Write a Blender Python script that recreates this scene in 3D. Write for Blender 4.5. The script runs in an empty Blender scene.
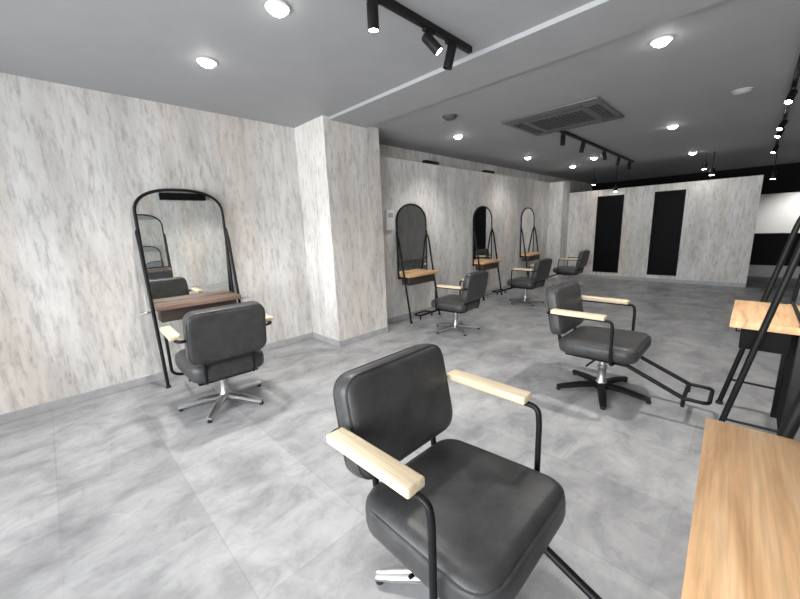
import bpy, bmesh, math, random
from mathutils import Vector, Matrix
random.seed(7)
SC = bpy.context.scene
COL = SC.collection
PI = math.pi

# ------------------------------------------------------------------ camera
EYE = 1.35
VX = (0.70288977, -0.16694153, 0.69143076)     # world X, Y, Z in camera axes (right, down, forward)
VY = (-0.7103139, -0.11360305, 0.69465712)
VZ = (-0.03741848, -0.97940026, -0.19843131)
cam_data = bpy.data.cameras.new('camera')
cam = bpy.data.objects.new('camera', cam_data)
COL.objects.link(cam)
right = Vector((VX[0], VY[0], VZ[0]))
upv = -Vector((VX[1], VY[1], VZ[1]))
back = -Vector((VX[2], VY[2], VZ[2]))
mw = Matrix((right, upv, back)).transposed().to_4x4()
mw.translation = Vector((0, 0, EYE))
cam.matrix_world = mw
cam_data.sensor_fit = 'HORIZONTAL'
cam_data.sensor_width = 36
cam_data.lens = 36 * 350 / 800
cam_data.clip_start = 0.02
SC.camera = cam

# ------------------------------------------------------------------ world, daylight, exposure
world = bpy.data.worlds.new('world')
SC.world = world
world.use_nodes = True
bg = world.node_tree.nodes['Background']
bg.inputs[0].default_value = (0.95, 0.975, 1.0, 1)
bg.inputs[1].default_value = 9.5
pd = bpy.data.lights.new('daylight_portal', 'AREA')
pd.shape = 'RECTANGLE'; pd.size = 5.9; pd.size_y = 2.2
pd.cycles.is_portal = True
po = bpy.data.objects.new('daylight_portal', pd)
po.location = (-2.46, 0.4, 1.3)
po.rotation_euler = (PI/2, 0, -PI/2)
COL.objects.link(po)
DOWN_W = 85.0
SPOT_W = 5.0
SC.view_settings.view_transform = 'Standard'
SC.view_settings.look = 'None'
SC.view_settings.exposure = 0.45
SC.view_settings.gamma = 1.0
SC.view_settings.use_curve_mapping = False

# ------------------------------------------------------------------ materials
def new_mat(name):
    m = bpy.data.materials.new(name); m.use_nodes = True
    nt = m.node_tree
    return m, nt, nt.nodes['Principled BSDF']

def N(nt, typ, **kw):
    n = nt.nodes.new(typ)
    for k, v in kw.items(): setattr(n, k, v)
    return n

def coords(nt, scale, rot=(0, 0, 0), space='Object'):
    tc = N(nt, 'ShaderNodeTexCoord'); mp = N(nt, 'ShaderNodeMapping')
    mp.inputs['Scale'].default_value = scale
    mp.inputs['Rotation'].default_value = rot
    nt.links.new(tc.outputs[space], mp.inputs['Vector'])
    return mp.outputs[0]

def noise(nt, vec, scale, detail=4, rough=0.55, dist=0.0):
    n = N(nt, 'ShaderNodeTexNoise')
    n.inputs['Scale'].default_value = scale
    n.inputs['Detail'].default_value = detail
    n.inputs['Roughness'].default_value = rough
    n.inputs['Distortion'].default_value = dist
    nt.links.new(vec, n.inputs['Vector'])
    return n.outputs['Fac']

def ramp(nt, fac, stops):
    r = N(nt, 'ShaderNodeValToRGB')
    els = r.color_ramp.elements
    while len(els) < len(stops): els.new(0.5)
    for e, (p, c) in zip(els, stops):
        e.position = p
        e.color = (c, c, c, 1) if not isinstance(c, tuple) else (*c, 1)
    nt.links.new(fac, r.inputs[0])
    return r.outputs[0]

def mixc(nt, a, b, fac, blend='MIX'):
    m = N(nt, 'ShaderNodeMix', data_type='RGBA', blend_type=blend)
    for sock, v in ((m.inputs[0], fac), (m.inputs[6], a), (m.inputs[7], b)):
        if hasattr(v, 'links'): nt.links.new(v, sock)
        elif isinstance(v, tuple): sock.default_value = (*v, 1)
        else: sock.default_value = v
    return m.outputs[2]

def bump(nt, bsdf, h, strength=0.3, dist=0.01):
    b = N(nt, 'ShaderNodeBump')
    b.inputs['Strength'].default_value = strength
    b.inputs['Distance'].default_value = dist
    nt.links.new(h, b.inputs['Height'])
    nt.links.new(b.outputs[0], bsdf.inputs['Normal'])

def plain(name, col, rough=0.5, metal=0.0, var=0.06, scale=30, spec=0.5):
    m, nt, b = new_mat(name)
    f = noise(nt, coords(nt, (1, 1, 1)), scale, 3)
    lo = tuple(c * (1 - var) for c in col); hi = tuple(min(1, c * (1 + var)) for c in col)
    nt.links.new(ramp(nt, f, [(0.3, lo), (0.7, hi)]), b.inputs['Base Color'])
    b.inputs['Roughness'].default_value = rough
    b.inputs['Metallic'].default_value = metal
    b.inputs['Specular IOR Level'].default_value = spec
    return m

def wall_mat():
    m, nt, b = new_mat('weathered_plank_wallpaper')
    big = noise(nt, coords(nt, (1, 1, 0.24)), 5.0, 4, 0.6, 0.1)
    c1 = ramp(nt, big, [(0.30, (0.56, 0.54, 0.515)), (0.5, (0.67, 0.655, 0.63)), (0.68, (0.77, 0.755, 0.735))])
    fine = noise(nt, coords(nt, (1, 1, 0.19)), 32, 4, 0.65, 0.1)
    c2 = ramp(nt, fine, [(0.32, 0.68), (0.46, 0.95), (0.6, 1.05)])
    c = mixc(nt, c1, c2, 0.9, 'MULTIPLY')
    bl = noise(nt, coords(nt, (1, 1, 0.28)), 20, 4, 0.65, 0.1)
    c3 = ramp(nt, bl, [(0.28, 0.64), (0.42, 1.0)])
    c = mixc(nt, c, c3, 0.75, 'MULTIPLY')
    warm = noise(nt, coords(nt, (1, 1, 0.1)), 1.7, 2)
    c = mixc(nt, c, mixc(nt, c, (1.0, 0.94, 0.885), 1.0, 'MULTIPLY'), ramp(nt, warm, [(0.5, 0.0), (0.68, 1.0)]))
    nt.links.new(c, b.inputs['Base Color'])
    b.inputs['Roughness'].default_value = 0.75
    bump(nt, b, fine, 0.25, 0.004)
    return m

def floor_mat():
    m, nt, b = new_mat('grey_concrete_vinyl_tile')
    v = coords(nt, (1, 1, 1), (0, 0, PI / 2))
    br = N(nt, 'ShaderNodeTexBrick')
    br.inputs['Scale'].default_value = 1.0
    br.inputs['Color1'].default_value = (0.80, 0.80, 0.80, 1)
    br.inputs['Color2'].default_value = (1.0, 1.0, 1.0, 1)
    br.inputs['Mortar'].default_value = (0.78, 0.78, 0.78, 1)
    br.inputs['Mortar Size'].default_value = 0.0035
    br.inputs['Mortar Smooth'].default_value = 0.3
    br.inputs['Brick Width'].default_value = 1.04
    br.inputs['Row Height'].default_value = 0.52
    br.offset = 0.5
    mp = N(nt, 'ShaderNodeMapping'); mp.inputs['Location'].default_value = (0.12, 0.17, 0)
    nt.links.new(v, mp.inputs['Vector']); nt.links.new(mp.outputs[0], br.inputs['Vector'])
    cl = noise(nt, coords(nt, (1.0, 1.5, 1)), 2.6, 7, 0.62, 0.5)
    c1 = ramp(nt, cl, [(0.30, (0.23, 0.232, 0.24)), (0.5, (0.365, 0.367, 0.376)), (0.68, (0.47, 0.472, 0.48))])
    c = mixc(nt, c1, br.outputs['Color'], 0.9, 'MULTIPLY')
    sm = noise(nt, coords(nt, (1, 1, 1)), 11, 6, 0.7, 0.8)
    c = mixc(nt, c, ramp(nt, sm, [(0.32, 0.80), (0.5, 1.0), (0.65, 1.05)]), 0.8, 'MULTIPLY')
    nt.links.new(c, b.inputs['Base Color'])
    r = ramp(nt, cl, [(0.3, 0.50), (0.7, 0.36)])
    nt.links.new(r, b.inputs['Roughness'])
    bump(nt, b, sm, 0.05, 0.002)
    return m

def wood_mat(name, dark, mid, light, axis='X'):
    m, nt, b = new_mat(name)
    sc = (0.7, 6, 6) if axis == 'X' else (9, 0.9, 9)
    g = noise(nt, coords(nt, sc), 1.6, 5, 0.6, 1.2)
    c = ramp(nt, g, [(0.3, dark), (0.5, mid), (0.68, light)])
    sc2 = (2, 60, 60) if axis == 'X' else (60, 2, 60)
    f = noise(nt, coords(nt, sc2), 2, 4, 0.6)
    c = mixc(nt, c, ramp(nt, f, [(0.35, 0.84), (0.6, 1.04)]), 1.0, 'MULTIPLY')
    nt.links.new(c, b.inputs['Base Color'])
    b.inputs['Roughness'].default_value = 0.5
    return m

def leather_mat():
    m, nt, b = new_mat('charcoal_leather')
    f = noise(nt, coords(nt, (1, 1, 1)), 9, 5, 0.7)
    c = ramp(nt, f, [(0.3, (0.026, 0.026, 0.027)), (0.7, (0.062, 0.062, 0.063))])
    nt.links.new(c, b.inputs['Base Color'])
    b.inputs['Roughness'].default_value = 0.43
    g = noise(nt, coords(nt, (1, 1, 1)), 240, 3, 0.6)
    bump(nt, b, g, 0.12, 0.002)
    return m

def emit_mat(name, col, s):
    m, nt, b = new_mat(name)
    b.inputs['Base Color'].default_value = (0.8, 0.8, 0.8, 1)
    b.inputs['Emission Color'].default_value = (*col, 1)
    b.inputs['Emission Strength'].default_value = s
    return m

def glass_mat():
    m, nt, b = new_mat('clear_window_glass')
    t = N(nt, 'ShaderNodeBsdfTransparent'); g = N(nt, 'ShaderNodeBsdfGlossy')
    g.inputs['Roughness'].default_value = 0.02
    fr = N(nt, 'ShaderNodeFresnel'); fr.inputs[0].default_value = 1.45
    mx = N(nt, 'ShaderNodeMixShader')
    nt.links.new(fr.outputs[0], mx.inputs[0]); nt.links.new(t.outputs[0], mx.inputs[1]); nt.links.new(g.outputs[0], mx.inputs[2])
    nt.links.new(mx.outputs[0], nt.nodes['Material Output'].inputs[0])
    return m

M = dict(
    wall=wall_mat(), floor=floor_mat(), leather=leather_mat(),
    ceiling=plain('grey_ceiling_paint', (0.36, 0.365, 0.375), 0.7, var=0.03, scale=4),
    base=plain('grey_skirting', (0.40, 0.40, 0.41), 0.5, var=0.12, scale=12),
    white=plain('white_paint', (0.80, 0.80, 0.79), 0.6, var=0.03),
    plastic=plain('white_plastic', (0.78, 0.78, 0.77), 0.4, var=0.02),
    greyplastic=plain('grey_plastic', (0.12, 0.122, 0.126), 0.5, var=0.04),
    darkplastic=plain('dark_grille_plastic', (0.075, 0.077, 0.08), 0.55, var=0.08),
    black=plain('black_painted_steel', (0.007, 0.007, 0.0075), 0.45, var=0.1, spec=0.25),
    mattblack=plain('matt_black_paint', (0.008, 0.008, 0.008), 0.75, var=0.1, spec=0.15),
    blackpane=plain('black_glass_pane', (0.006, 0.006, 0.007), 0.4, var=0.05, spec=0.04),
    steel=plain('brushed_steel', (0.62, 0.62, 0.63), 0.36, 1.0, var=0.04),
    rubber=plain('black_rubber', (0.015, 0.015, 0.015), 0.8, var=0.1),
    darkwood=wood_mat('dark_brown_wood', (0.035, 0.025, 0.02), (0.055, 0.038, 0.03), (0.075, 0.052, 0.04)),
    oak=wood_mat('pale_oak', (0.62, 0.34, 0.155), (0.82, 0.50, 0.255), (0.92, 0.64, 0.37)),
    walnut=wood_mat('brown_wood', (0.14, 0.09, 0.065), (0.21, 0.135, 0.10), (0.27, 0.18, 0.135)),
    beech=wood_mat('pale_beech', (0.68, 0.54, 0.35), (0.76, 0.63, 0.44), (0.82, 0.71, 0.53), 'Y'),
    grey=plain('grey_panel_paint', (0.42, 0.41, 0.40), 0.6, var=0.05),
    glow=emit_mat('lamp_diffuser', (1.0, 0.98, 0.95), 30.0),
    glass=glass_mat(),
)
mm, nt_, b_ = new_mat('silvered_mirror')
b_.inputs['Base Color'].default_value = (0.86, 0.88, 0.87, 1); b_.inputs['Metallic'].default_value = 1; b_.inputs['Roughness'].default_value = 0.015
M['mirror'] = mm

# ------------------------------------------------------------------ mesh helpers
def obj(name, bm, mat, parent=None, smooth=40):
    bmesh.ops.recalc_face_normals(bm, faces=bm.faces[:])
    me = bpy.data.meshes.new(name)
    bm.to_mesh(me); bm.free()
    me.materials.append(mat)
    if smooth:
        for p in me.polygons: p.use_smooth = True
        me.set_sharp_from_angle(angle=math.radians(smooth))
    o = bpy.data.objects.new(name, me)
    COL.objects.link(o)
    if parent: o.parent = parent
    return o

def box(bm, x0, x1, y0, y1, z0, z1, bevel=0.0, seg=2):
    r = bmesh.ops.create_cube(bm, size=1.0)
    vs = r['verts']
    for v in vs:
        v.co = Vector(((x0 + x1) / 2 + v.co.x * (x1 - x0), (y0 + y1) / 2 + v.co.y * (y1 - y0), (z0 + z1) / 2 + v.co.z * (z1 - z0)))
    if bevel > 0:
        es = list({e for v in vs for e in v.link_edges})
        bmesh.ops.bevel(bm, geom=es, offset=bevel, segments=seg, profile=0.5, affect='EDGES')
    return vs

def bx(x0, x1, y0, y1, z0, z1, bevel=0.0, seg=2):
    bm = bmesh.new(); box(bm, x0, x1, y0, y1, z0, z1, bevel, seg); return bm

def fillet(pts, rad, n=6):
    pts = [Vector(p) for p in pts]; out = [pts[0]]
    for i in range(1, len(pts) - 1):
        a, b, c = pts[i - 1], pts[i], pts[i + 1]
        da, dc = (a - b), (c - b)
        r = min(rad, da.length * 0.48, dc.length * 0.48)
        p0 = b + da.normalized() * r; p1 = b + dc.normalized() * r
        for k in range(n + 1):
            t = k / n
            out.append(p0 * (1 - t) ** 2 + b * 2 * t * (1 - t) + p1 * t * t)
    out.append(pts[-1])
    return out

def tube(bm, pts, r, seg=10, closed=False):
    pts = [Vector(p) for p in pts]; n = len(pts)
    rs = r if isinstance(r, (list, tuple)) else [r] * n
    tang = []
    for i in range(n):
        if closed: t = pts[(i + 1) % n] - pts[i - 1]
        else: t = pts[min(i + 1, n - 1)] - pts[max(i - 1, 0)]
        tang.append(t.normalized())
    ref = Vector((0, 0, 1)) if abs(tang[0].z) < 0.9 else Vector((1, 0, 0))
    u = (ref - tang[0] * ref.dot(tang[0])).normalized()
    rings = []
    for i in range(n):
        u = u - tang[i] * u.dot(tang[i])
        u = u.normalized() if u.length > 1e-6 else tang[i].orthogonal().normalized()
        w = tang[i].cross(u)
        rings.append([bm.verts.new(pts[i] + (u * math.cos(2 * PI * k / seg) + w * math.sin(2 * PI * k / seg)) * rs[i]) for k in range(seg)])
    for i in range(n if closed else n - 1):
        a, b = rings[i], rings[(i + 1) % n]
        for k in range(seg):
            bm.faces.new((a[k], a[(k + 1) % seg], b[(k + 1) % seg], b[k]))
    if not closed:
        bm.faces.new(rings[0]); bm.faces.new(rings[-1])

def tb(pts, r, seg=10, closed=False):
    bm = bmesh.new(); tube(bm, pts, r, seg, closed); return bm

def lathe(prof, seg=24, axis_z=True):
    bm = bmesh.new(); rings = []
    for r, z in prof:
        if r < 1e-5: rings.append([bm.verts.new((0, 0, z))])
        else: rings.append([bm.verts.new((r * math.cos(2 * PI * k / seg), r * math.sin(2 * PI * k / seg), z)) for k in range(seg)])
    for a, b in zip(rings, rings[1:]):
        for k in range(seg):
            k2 = (k + 1) % seg
            if len(a) == 1 and len(b) == 1: continue
            if len(a) == 1: bm.faces.new((a[0], b[k], b[k2]))
            elif len(b) == 1: bm.faces.new((a[k], a[k2], b[0]))
            else: bm.faces.new((a[k], a[k2], b[k2], b[k]))
    for rg in (rings[0], rings[-1]):
        if len(rg) > 1: bm.faces.new(rg)
    return bm

def xf(bm, mat):
    bmesh.ops.transform(bm, matrix=mat, verts=bm.verts[:]); return bm

def tag(o, label=None, cat=None, group=None, kind=None):
    if label: o['label'] = label
    if cat: o['category'] = cat
    if group: o['group'] = group
    if kind: o['kind'] = kind
    return o

def thing(name, label, cat, loc=(0, 0, 0), rz=0.0, group=None):
    o = bpy.data.objects.new(name, None)
    COL.objects.link(o)
    o.location = loc; o.rotation_euler = (0, 0, rz)
    o.empty_display_size = 0.1
    return tag(o, label, cat, group)

def struct(name, bm, mat, label=None, parent=None, smooth=0):
    o = obj(name, bm, mat, parent, smooth)
    if not parent: tag(o, label, None, None, 'structure')
    return o

def dup(root, loc, rz, label, size=1.0):
    def rec(o, par):
        c = o.copy(); COL.objects.link(c); c.parent = par
        for ch in list(o.children): rec(ch, c)
        return c
    r = rec(root, None)
    r.location = loc; r.rotation_euler = (0, 0, rz); r['label'] = label
    r.scale = (size, size, size)
    return r

# ------------------------------------------------------------------ setting
XF, XB, YR = -2.5, 14.6, -3.3          # front, far back, right wall
YL, YC, YP = 3.92, 3.33, 3.62           # left wall, column face, recessed panel wall
HC = 2.54
C0, C1 = 2.28, 3.06                     # column along X
XP = 9.3                                # partition with the black panes

struct('floor', bx(XF - .2, XB + .2, YR - .2, YL + .3, -0.1, 0), M['floor'], 'grey concrete look tiled floor of the salon')
struct('ceiling', bx(XF - .2, XB + .2, YR - .2, YL + .3, HC, HC + .12), M['ceiling'], 'flat grey painted salon ceiling')
struct('ceiling_beam', bx(C0 + .08, C1 - .20, YR, YL, HC - .03, HC + .02), M['ceiling'], 'low grey beam across the ceiling above the column')
struct('wall_left', bx(XF, XB, YL, YL + .15, 0, HC), M['wall'], 'weathered grey wall behind the leftmost mirror')
struct('wall_column', bx(C0, C1, YC, YL + .01, 0, HC + .01), M['wall'], 'weathered grey column jutting out of the left wall')
struct('wall_recess', bx(C1, XP + .02, YP, YL - .08, 0, 2.30), M['wall'], 'weathered grey wall carrying the row of far mirrors')
struct('wall_pier', bx(8.85, XP + .02, 3.30, YP + .05, 0, 2.30), M['wall'], 'weathered grey pier in the far left corner')
# partition at the far end with two openings for black panes
pw = bmesh.new()
PT = 2.05
W1, W2 = (2.13, 2.67), (1.05, 1.57)
for y0, y1, z0, z1 in ((-.02, W2[0], 0, PT), (W2[1], W1[0], 0, PT), (W1[1], YP, 0, PT), (*W1, 0, .15), (*W2, 0, .15), (*W1, 1.91, PT), (*W2, 1.91, PT)):
    box(pw, XP, XP + .12, y0, y1, z0, z1)
struct('wall_back', pw, M['wall'], 'weathered grey far wall holding two tall black panes')
for i, (a, b, lab) in enumerate(((*W1, 'tall black glazed pane in far wall, nearer the left corner'), (*W2, 'tall black glazed pane in far wall, the wider right one'))):
    w = thing('window_%d' % (i + 2), lab, None, (XP, (a + b) / 2, .15)); w['kind'] = 'structure'
    h = (b - a) / 2; fr = bmesh.new()
    for q in ((-h, -h + .03, 0, 1.76), (h - .03, h, 0, 1.76), (-h, h, 0, .03), (-h, h, 1.73, 1.76)):
        box(fr, -.012, .05, q[0], q[1], q[2], q[3], .003)
    obj('window_frame', fr, M['mattblack'], w, 0)
    obj('pane', bx(.012, .03, -h + .03, h - .03, .03, 1.73), M['blackpane'], w, 0)
struct('ceiling_bulkhead', bx(13.0, 13.2, YR, YL, 1.86, HC), M['mattblack'], 'matt black bulkhead over the far wall')
struct('wall_end', bx(XB, XB + .15, YR, YL, 0, HC), M['white'], 'white wall of the room beyond the far wall')
struct('wall_right', bx(XF, XB, YR - .15, YR, 0, HC), M['wall'], 'weathered grey wall on the right side')
fw = bmesh.new()
for y0, y1, z0, z1 in ((YR, -2.6, 0, HC), (3.4, YL, 0, HC), (-2.6, 3.4, 0, .2), (-2.6, 3.4, 2.42, HC)):
    box(fw, XF - .12, XF, y0, y1, z0, z1)
struct('wall_front', fw, M['white'], 'shopfront wall around the big window')
w = thing('window_1', 'large shopfront window', None, (XF - .06, 0.4, .2)); w['kind'] = 'structure'
fr = bmesh.new()
for y in (-3, -1, 1, 3): box(fr, -.03, .03, y - .03, y + .03, 0, 2.22)
for z in (.02, 2.2): box(fr, -.03, .03, -3, 3, z - .02, z + .02)
obj('window_frame', fr, M['mattblack'], w, 0)
obj('pane', bx(-.004, .004, -2.97, 2.97, .04, 2.18), M['glass'], w, 0)
# skirting
def skirt(name, x0, x1, y0, y1, lab): struct(name, bx(x0, x1, y0, y1, 0, .075, .004), M['base'], lab)
skirt('baseboard_left', XF, C0, YL - .014, YL, 'grey skirting along the left wall')
skirt('baseboard_column', C0 - .014, C0, YC, YL - .014, 'grey skirting on the side of the column')
skirt('baseboard_front', C0 - .014, C1, YC - .014, YC, 'grey skirting on the face of the column')
skirt('baseboard_recess', C1, XP, YP - .014, YP, 'grey skirting under the row of far mirrors')
skirt('baseboard_back', XP - .014, XP, -.02, YP - .014, 'grey skirting under the black panes')
struct('trim_1', bx(1.66, 2.72, YR, YR + .1, 2.30, 2.48, .005), M['mattblack'], 'black band high on the right wall')

# ------------------------------------------------------------------ styling stations
# local frame: customer side +y, mirror plane y = -0.23, feet at y = 0, x across
def arch_pts(a, z0, zs, rise, y, n=28, e=2.5):
    pts = [(-a, y, z0)]
    for k in range(n + 1):
        t = PI - PI * k / n
        c, s = math.cos(t), math.sin(t)
        pts.append((a * math.copysign(abs(c) ** (2 / e), c), y, zs + rise * abs(s) ** (2 / e)))
    pts.append((a, y, z0))
    return pts

def glass_panel(a, z0, zs, rise, y0, y1, e=2.5):
    bm = bmesh.new()
    p = arch_pts(a, z0, zs, rise, 0, 28, e)
    A = [bm.verts.new((x, y0, z)) for x, _, z in p]; B = [bm.verts.new((x, y1, z)) for x, _, z in p]
    bm.faces.new(A); bm.faces.new(B[::-1])
    n = len(p)
    for k in range(n): bm.faces.new((A[k], A[(k + 1) % n], B[(k + 1) % n], B[k]))
    return bm

def make_station(label, loc, rz, wood, free, hooks, group, w=.34, front=.02, zs=.782, rise=.22, e=2.5, z1=1.56):
    t = thing('mirror_station', label, 'styling station', loc, rz, group)
    ym = -.27 if free else -.235
    zb = zs + .018 if free else zs - .06
    fa = bmesh.new(); tube(fa, arch_pts(w, zb - .016, z1, rise, ym, 28, e), .014, 10)
    tube(fa, [(-w, ym, zb - .004), (w, ym, zb - .004)], .012, 10)
    lean = Matrix.Translation((0, ym, zb)) @ Matrix.Rotation(math.radians(4.5 if free else 0), 4, 'X') @ Matrix.Translation((0, -ym, -zb))
    xf(fa, lean)
    obj('mirror_frame', fa, M['black'], t)
    obj('mirror_glass', xf(glass_panel(w - .006, zb, z1 - .002, rise - .005, ym - .006, ym + .003, e), lean), M['mirror'], t, 0)
    for s in (-1, 1):
        lg = bmesh.new()
        tube(lg, fillet([(s * (w + .012), 0, .012), (s * (w + .012), ym + .04, z1 - .26), (s * (w + .012), ym + .004, z1 - .16), (s * (w + .005), ym, z1 - .14)], .05), 0.0148, 12)
        l = obj('leg', lg, M['black'], t)
        obj('rubber_foot', xf(lathe([(.021, 0), (.022, .012), (.019, .02)], 14), Matrix.Translation((s * (w + .012), 0, 0))), M['rubber'], l)
    obj('shelf', bx(-w, w, 2 * ym - .02 if free else ym + .02, front, zs - .04, zs, .004), wood, t)
    d = obj('drawer', bx(-w + .03, w - .03, ym + .03, -.05, zs - .16, zs - .041, .004), M['mattblack'] if free else M['darkwood'], t)
    obj('handle', tb(fillet([(-.06, -.048, .66), (-.06, -.03, .66), (.06, -.03, .66), (.06, -.048, .66)], .01), .004, 8), M['black'], d)
    if free:
        for s in (-1, 1):
            obj('post', bx(s * w - .017, s * w + .017, ym - .04, ym + .01, 0, zs - .041, .003), M['black'], t)
            obj('stretcher', tb([(s * (w + .012), -.03, .20), (s * w, ym, .20)], .008, 8), M['black'], t)
        obj('back_panel', bx(-w + .018, w - .018, ym - .03, ym - .01, .05, .70), M['mattblack'], t)
        obj('back_glass', xf(glass_panel(w - .006, zb, z1 - .002, rise - .005, ym - .012, ym - .0065), lean), M['mirror'], t, 0)
    if hooks:
        for s in hooks:
            ring = [(s * (w + .075) + .035 * math.cos(a), -.10 + .035 * math.sin(a), .70) for a in [2 * PI * k / 20 for k in range(20)]]
            hb = bmesh.new(); tube(hb, ring, .009, 8, True)
            tube(hb, [(s * (w + .035), -.10, .70), (s * (w + .012), -.105, .70)], .006, 8)
            h = obj('tool_holder', hb, M['steel'], t)
            h['label'] = 'chrome ring holder'
    return t


make_station('arched black mirror with brown shelf on the left wall, in front of the column', (0.965, 3.63, 0), PI - .045, M['walnut'], False, (1, -1), 'styling stations along the wall', .36, .02, .757)
s0 = make_station('arched mirror just behind the column, beside the white wall panel', (3.89, 3.365, 0), PI, M['oak'], False, (), 'styling stations along the wall', .315, .0, .70, .25, 2.1, 1.44)
dup(s0, (5.84, 3.365, 0), PI, 'arched mirror in the middle of the three beyond the column')
dup(s0, (7.70, 3.365, 0), PI, 'narrowest looking arched mirror, farthest along the wall beyond the column')
make_station('free standing station with pale wood shelf in the lower right foreground', (0.93, 0.005, 0), math.radians(1.8), M['oak'], True, (), 'free standing styling stations')
make_station('free standing station with leaning black legs behind the foreground wood shelf', (2.96, 0.035, 0), 0, M['oak'], True, (), 'free standing styling stations', .34, .0)

# ------------------------------------------------------------------ salon chairs (local: faces +y, x across, floor z = 0)
def cushion(w0, w1, d, h, r, crown, nx=3):
    """rounded pad, base centre at origin: w0 rear width, w1 front width, along y depth d, height h"""
    bm = bmesh.new()
    box(bm, -.5, .5, -.5, .5, 0, 1)
    vs = bm.verts[:]
    for v in vs:
        w = w0 if v.co.y < 0 else w1
        v.co = Vector((v.co.x * w, v.co.y * d, v.co.z * h))
    vert_e = [e for e in bm.edges if abs(e.verts[0].co.z - e.verts[1].co.z) > h * .5]
    bmesh.ops.bevel(bm, geom=vert_e, offset=r * 2.0, segments=6, profile=0.5, affect='EDGES')
    top_e = [e for e in bm.edges if len(e.link_faces) == 2 and any(abs(f.normal.z) > .9 for f in e.link_faces) and not all(abs(f.normal.z) > .9 for f in e.link_faces)]
    bmesh.ops.bevel(bm, geom=top_e, offset=r, segments=4, profile=0.5, affect='EDGES')
    for it in range(2):
        big = [f for f in bm.faces if abs(f.normal.z) > .9 and len(f.verts) > 4]
        if big: bmesh.ops.triangulate(bm, faces=big)
        break
    bmesh.ops.subdivide_edges(bm, edges=[e for e in bm.edges if e.calc_length() > .12], cuts=4, use_grid_fill=True)
    wm = max(w0, w1) / 2
    for v in bm.verts:
        q = max(0, 1 - (v.co.x / wm) ** 2) * max(0, 1 - (v.co.y / (d / 2)) ** 2)
        if v.co.z > h * .6: v.co.z += crown * q
    return bm

def pad_ring(w0, w1, d, rr, z, inset=0.0, n=8):
    """closed outline of a rounded pad"""
    a = [(-w0 / 2, -d / 2), (w0 / 2, -d / 2), (w1 / 2, d / 2), (-w1 / 2, d / 2)]
    pts = []
    for i in range(4):
        p0, p, p1 = Vector(a[i - 1]), Vector(a[i]), Vector(a[(i + 1) % 4])
        s = p + (p0 - p).normalized() * rr; e = p + (p1 - p).normalized() * rr
        for k in range(n + 1):
            t = k / n
            q = s * (1 - t) ** 2 + p * 2 * t * (1 - t) + e * t * t
            pts.append((q.x, q.y, z))
    return pts

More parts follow.
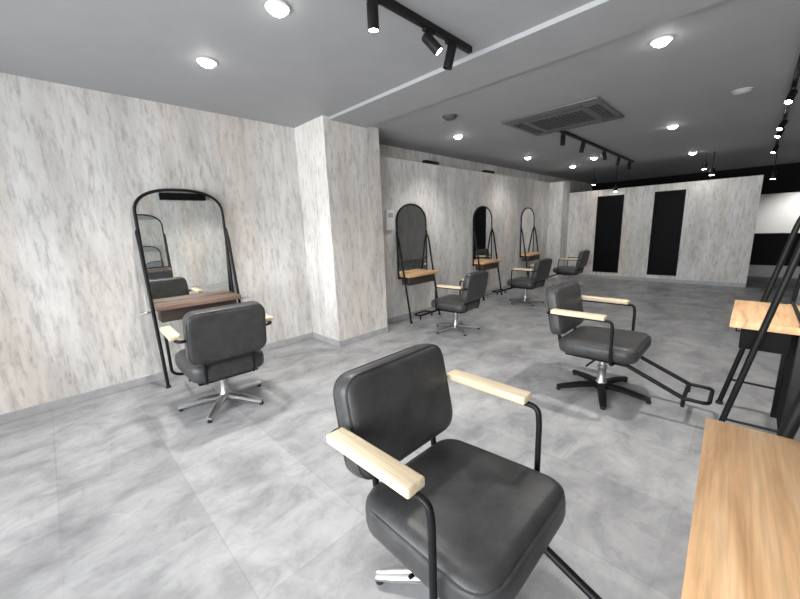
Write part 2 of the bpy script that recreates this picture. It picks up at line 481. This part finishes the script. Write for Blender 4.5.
def make_chair(label, loc, rz, base_mat, lift=0.0, thick=.14, fz=.165):
    t = thing('salon_chair', label, 'salon chair', loc, rz, 'salon chairs')
    # seat
    st = obj('seat', xf(cushion(.53, .585, .55, thick, .047, .020), Matrix.Translation((.008, .0, .305 + lift)) @ Matrix.Rotation(math.radians(2), 4, 'X')), M['leather'], t, 50)
    obj('piping', xf(tb(pad_ring(.512, .567, .532, .11, 0), .0055, 6, True), Matrix.Translation((.008, .0, .282 + lift + thick)) @ Matrix.Rotation(math.radians(2), 4, 'X')), M['leather'], st)
    obj('seat_frame', bx(-.215, .215, -.22, .20, .275 + lift, .312 + lift, .008), M['black'], t)
    # backrest: pad stood up, its face towards +y, reclined
    R = Matrix.Translation((0, -.310, .663)) @ Matrix.Rotation(math.radians(11), 4, 'X') @ Matrix.Rotation(math.radians(-90), 4, 'X')
    # after the turn: pad local y -> world -z ; pad local z (height) -> world +y
    bk = obj('backrest', xf(cushion(.535, .545, .385, .10, .034, .016), R @ Matrix.Translation((0, 0, -.05))), M['leather'], t, 50)
    pr = bmesh.new()
    tube(pr, pad_ring(.523, .533, .373, .078, .036), .0055, 6, True)
    tube(pr, pad_ring(.523, .533, .373, .078, -.036), .0055, 6, True)
    obj('piping', xf(pr, R), M['leather'], bk)
    for s in (-1, 1):
        obj('back_bracket', tb(fillet([(s * .17, -.12, .29 + lift), (s * .17, -.262, .295 + lift), (s * .17, -.272, .38), (s * .17, -.300, .55)], .03), .013, 10), M['black'], t)
    for s in (-1, 1):
        x = s * .321
        ab = tb(fillet([(s * .245, -.335, .66), (x, -.335, .665), (x, .115, .665), (x, .122, .60), (x, .122, .32 + lift), (x - s * .05, .122, .288 + lift), (s * .18, .122, .288 + lift)], .055, 8), .011, 12)
        at = obj('arm_tube', ab, M['black'], t)
        obj('armrest', bx(x - .035, x + .035, -.295, .075, .670, .702, .007, 3), M['beech'], t)
    # pedestal
    col = obj('column', lathe([(.0, .06), (.045, .06), (.042, .085), (.030, .10), (.030, .19), (.034, .195), (.034, .22), (.024, .225), (.024, .28 + lift), (0, .28 + lift)], 20), base_mat if base_mat is M['steel'] else M['steel'], t)
    obj('swivel_plate', bx(-.09, .09, -.09, .09, .25 + lift, .28 + lift, .006), M['black'], t)
    obj('pump_lever', tb(fillet([(.03, 0, .245 + lift), (.12, -.03, .245 + lift), (.24, -.05, .23 + lift)], .03), .007, 8), M['black'], t)
    obj('hub', lathe([(0, .03), (.055, .03), (.058, .05), (.05, .075), (0, .078)], 20), base_mat, t)
    for k in range(5):
        a = 2 * PI * k / 5 + math.radians(18)
        lg = bmesh.new()
        path = [(.03, 0, .058), (.16, 0, .052), (.27, 0, .036), (.335, 0, .028)]
        tube(lg, path, [.026, .024, .021, .017], 10)
        for v in lg.verts: v.co.y *= 1.25
        l = obj('leg', xf(lg, Matrix.Rotation(a, 4, 'Z')), base_mat, t)
        obj('glide', xf(lathe([(.016, 0), (.018, .012), (.012, .026), (0, .026)], 14), Matrix.Translation((.325 * math.cos(a), .325 * math.sin(a), 0))), M['rubber'], l)
    # footrest
    lb = fillet([(-.145, .53, fz), (-.145, .66, fz), (.145, .66, fz), (.145, .53, fz)], .045, 6)
    f = obj('footrest', tb(lb, .0125, 10), M['black'], t)
    for s in (-1, 1):
        obj('foot_bar', tb([(s * .145, .15, .285 + lift), (s * .145, .53, fz)], .0145, 10), M['black'], f)
        obj('foot_stub', tb([(s * .145, .53, fz), (s * .145, .53, fz - .06)], .0125, 10), M['black'], f)
    obj('cross_bar', tb([(-.145, .53, fz), (.145, .53, fz)], .0125, 10), M['black'], f)
    return t

c0 = make_chair('big charcoal salon chair in the foreground with pale wooden armrests', (.90, .62, 0), PI, M['steel'], fz=.12)
make_chair('salon chair on black star base in the right middle, turned towards the leaning black legs', (2.99, .735, 0), PI, M['black'], .045, .115)
dup(c0, (.855, 2.945, 0), math.radians(-3), 'salon chair seen from behind, facing the mirror on the left wall')
c1 = make_chair('salon chair facing the mirror just behind the column', (3.70, 2.68, 0), math.radians(4), M['steel'], .03, .115)
c1.scale = (.92, .92, .92)
dup(c1, (5.78, 2.70, 0), math.radians(-3), 'salon chair facing the middle mirror beyond the column', .9)
dup(c1, (7.75, 2.70, 0), math.radians(2), 'small looking salon chair farthest back, near the two black panes', .9)

# ------------------------------------------------------------------ ceiling fittings
def downlight(x, y, label, z=HC, w=30.0, lamp=True):
    t = thing('downlight', label, 'ceiling light', (x, y, z), 0, 'recessed ceiling downlights')
    obj('trim_ring', lathe([(.052, -.001), (.066, -.001), (.068, -.006), (.060, -.012), (.052, -.010), (.052, -.001)], 28), M['plastic'], t)
    obj('diffuser', lathe([(0, -.040), (.022, -.037), (.040, -.027), (.050, -.012), (.053, -.001), (0, -.001)], 28), M['glow'], t)  # domed so the round glare of far lamps is put into the shape
    if lamp:
        l = bpy.data.lights.new('downlight_lamp', 'SPOT')
        l.energy = w; l.spot_size = math.radians(125); l.spot_blend = 0.9; l.shadow_soft_size = 0.05
        l.color = (1.0, 0.965, 0.92)
        o = bpy.data.objects.new('downlight_lamp', l); o.parent = t; o.location = (0, 0, -.06)
        COL.objects.link(o)
    return t
for x, y, lab in (
    (1.015, 2.83, 'bright round downlight above the left mirror and chair'),
    (1.10, 1.95, 'round downlight cut by the top edge of the picture'),
    (3.19, .59, 'large bright downlight at the top right, above the middle right chair'),
    (4.17, 2.96, 'downlight below the grey smoke detector, left of the ceiling unit'),
    (6.50, 3.08, 'downlight left of the far black track, second along the mirror wall'),
    (8.4, 2.95, 'small downlight farthest along the mirror wall, close to the left corner'),
    (7.7, 2.32, 'bright downlight seen behind the far black track'),
    (6.1, .91, 'downlight to the right of the ceiling unit'),
    (8.85, .97, 'downlight behind the one right of the ceiling unit')):
    downlight(x, y, lab, w=DOWN_W * (1.0 if x < 4 else {4.17: .42, 6.5: .26, 8.4: .10, 7.7: .08, 6.1: .24}.get(x, .05)))

def spot_part(t, p, aim, length=.13, r=.030, glow=True, w=SPOT_W, drop=.055):
    """a track spotlight hung from local point p (on rail underside), aimed along aim"""
    aim = Vector(aim).normalized()
    piv = Vector(p) + Vector((0, 0, -drop))
    rot = Vector((0, 0, -1)).rotation_difference(aim).to_matrix().to_4x4()
    hb = lathe([(0, .035), (r * .9, .035), (r, .03), (r, .035 - length), (r * .86, .035 - length), (r * .8, .045 - length), (0, .045 - length)], 20)
    h = obj('spotlight_head', xf(hb, Matrix.Translation(piv) @ rot), M['black'], t)
    st = bmesh.new(); tube(st, [Vector(p), piv], .009, 10)
    box(st, p[0] - .045, p[0] + .045, p[1] - .014, p[1] + .014, p[2] - .018, p[2], .002)
    obj('stem', st, M['black'], h)
    if glow:
        obj('lens', xf(lathe([(0, .041 - length), (r * .84, .041 - length), (r * .84, .046 - length), (0, .046 - length)], 20), Matrix.Translation(piv) @ rot), M['glow'], h)
        l = bpy.data.lights.new('spotlight_lamp', 'SPOT')
        l.energy = w; l.spot_size = math.radians(75); l.spot_blend = 0.8; l.shadow_soft_size = 0.03; l.color = (1.0, 0.95, 0.88)
        o = bpy.data.objects.new('spotlight_lamp', l); o.parent = t
        o.matrix_local = Matrix.Translation(piv + aim * (length - .02)) @ Vector((0, 0, -1)).rotation_difference(aim).to_matrix().to_4x4()
        COL.objects.link(o)

def track(label, x0, x1, y, spots):
    t = thing('track_light', label, 'track light', (0, y, 0), 0, 'black track lights')
    t.location = (x0, y, HC)
    obj('rail', bx(0, x1 - x0, -.018, .018, -.036, 0, .002), M['black'], t)
    for x, aim, g in spots: spot_part(t, (x - x0, 0, -.036), aim, glow=g)
track('black track light at the top middle, nearest the camera', 1.02, 2.27, 1.51,
      ((1.385, (0, 0.0, -1), True), (1.83, (.35, -.55, -.75), True), (2.05, (-.1, .25, -1), False)))
track('far black track light below the ceiling unit', 4.95, 8.9, 1.93,
      ((5.08, (0, 0, -1), False), (5.85, (0, .2, -1), False), (6.9, (.1, -.2, -1), False), (7.8, (0, .2, -1), False), (8.6, (0, 0, -1), False)))
track('black track light at the right edge above the leaning black legs', 3.6, 9.2, -.115,
      ((5.2, (-.6, .2, -.8), True), (6.7, (-.6, .3, -.8), True), (7.3, (-.6, .3, -.8), True), (9.0, (-.5, .3, -.8), True)))

def hung_spot(x, y, z, label):
    t = thing('hanging_spotlight', label, 'spotlight', (x, y, HC), 0, 'small hanging spotlights by the far wall')
    obj('stem', tb([(0, 0, 0), (0, 0, z - HC + .1)], .006, 8), M['black'], t)
    h = obj('spotlight_head', xf(lathe([(0, .12), (.036, .12), (.038, .115), (.038, 0), (.032, 0), (0, .006)], 18), Matrix.Translation((0, 0, z - HC))), M['black'], t)
    obj('lens', xf(lathe([(0, -.004), (.033, -.004), (.033, .004), (0, .004)], 18), Matrix.Translation((0, 0, z - HC))), M['glow'], h)
hung_spot(9.15, 2.28, 1.98, 'lit hanging spotlight in front of the left black pane')
hung_spot(9.12, 2.72, 2.17, 'lit hanging spotlight left of the one in front of the black pane')
hung_spot(9.1, .80, 2.24, 'lit hanging spotlight by the dark bulkhead, upper one of the right pair')
hung_spot(9.1, .68, 2.12, 'lit hanging spotlight by the dark bulkhead, lower one of the right pair')

hung_spot(9.33, -.14, 1.97, 'lit hanging spotlight just past the right end of the far wall')

# ceiling air conditioner
t = thing('ceiling_air_conditioner', 'grey square cassette unit set in the ceiling', 'air conditioner', (4.52, 1.74, HC))
obj('panel', bx(-.50, .50, -.52, .52, -.022, 0, .006), M['greyplastic'], t)
gb = bmesh.new()
box(gb, -.27, .27, -.29, .29, -.028, -.018, .004)
for k in range(13):
    y = -.26 + k * .0433
    box(gb, -.25, .25, y - .006, y + .006, -.034, -.026)
obj('grille', gb, M['darkplastic'], t, 0)
for q in ((-.44, -.33, -.34, .34), (.33, .44, -.34, .34)):
    v = bmesh.new(); box(v, q[0], q[1], q[2], q[3], -.026, -.020, .002)
    for k in range(3):
        x = q[0] + .018 + k * .036
        box(v, x - .007, x + .007, q[2] + .01, q[3] - .01, -.031, -.024)
    obj('vent', v, M['darkplastic'], t, 0)
for q in ((-.33, .33, -.47, -.36), (-.33, .33, .36, .47)):
    v = bmesh.new(); box(v, q[0], q[1], q[2], q[3], -.026, -.020, .002)
    for k in range(3):
        y = q[2] + .018 + k * .036
        box(v, q[0] + .01, q[1] - .01, y - .007, y + .007, -.031, -.024)
    obj('vent', v, M['darkplastic'], t, 0)
for x, y, lab in ((3.38, 2.51, 'grey round detector on the ceiling left of the cassette unit'), (5.02, .23, 'grey round detector on the ceiling near the right edge')):
    t = thing('smoke_detector', lab, 'smoke detector', (x, y, HC), 0, 'smoke detectors')
    dk = M['darkplastic'] if x < 4 else M['ceiling']
    obj('housing', lathe([(0, -.036), (.05, -.036), (.068, -.024), (.072, -.012), (0, -.012)], 28), dk, t)
    obj('mounting_ring', lathe([(0, -.013), (.082, -.013), (.085, 0), (0, 0)], 28), dk, t)

# wall panel beside the column
t = thing('wall_panel', 'slim white box mounted on the wall right behind the column', 'control panel', (3.45, YP, 1.47))
obj('housing', bx(-.075, .075, -.035, 0, -.135, .135, .008), M['plastic'], t)
obj('screen', bx(-.045, .045, -.037, -.034, .035, .095, .001), M['grey'], t)

for x, lab in ((4.45, 'small dark bar on top of the recessed wall, above right of the first far mirror'), (6.15, 'small dark bar on top of the recessed wall, above the middle far mirror')):  # plain black bars along the top edge of the recessed wall
    t = thing('wall_top_bar', lab, 'light fitting', (x, YP + .06, 2.30), 0, 'dark bars on the recessed wall')
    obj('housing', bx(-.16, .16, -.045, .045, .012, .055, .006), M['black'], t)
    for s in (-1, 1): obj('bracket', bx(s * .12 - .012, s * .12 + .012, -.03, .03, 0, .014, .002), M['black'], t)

# reception counter in the space beyond
t = thing('reception_counter', 'black fronted counter in the white space past the far wall', 'counter', (11.35, -.9, 0))
obj('plinth', bx(-.22, .25, -1.1, .95, 0, .28), M['grey'], t, 0)
obj('front_panel', bx(-.26, -.22, -1.1, .95, .26, .90, .004), M['mattblack'], t, 0)
obj('worktop', bx(-.28, .27, -1.12, .97, .90, .935, .004), M['mattblack'], t, 0)
downlight(13.9, -1.0, 'unseen downlight added to light the white end wall past the reception counter', w=130)  # hidden behind the bulkhead, put in to brighten the end wall
for x, y, lab in ((.95, -2.1, 'unseen downlight added to light the right wall, beyond the foreground wood shelf station'), (2.6, -2.2, 'unseen downlight added to light the right wall, beyond the second free standing station')):  # out-of-view lamps added to brighten the right wall
    downlight(x, y, lab, w=DOWN_W)
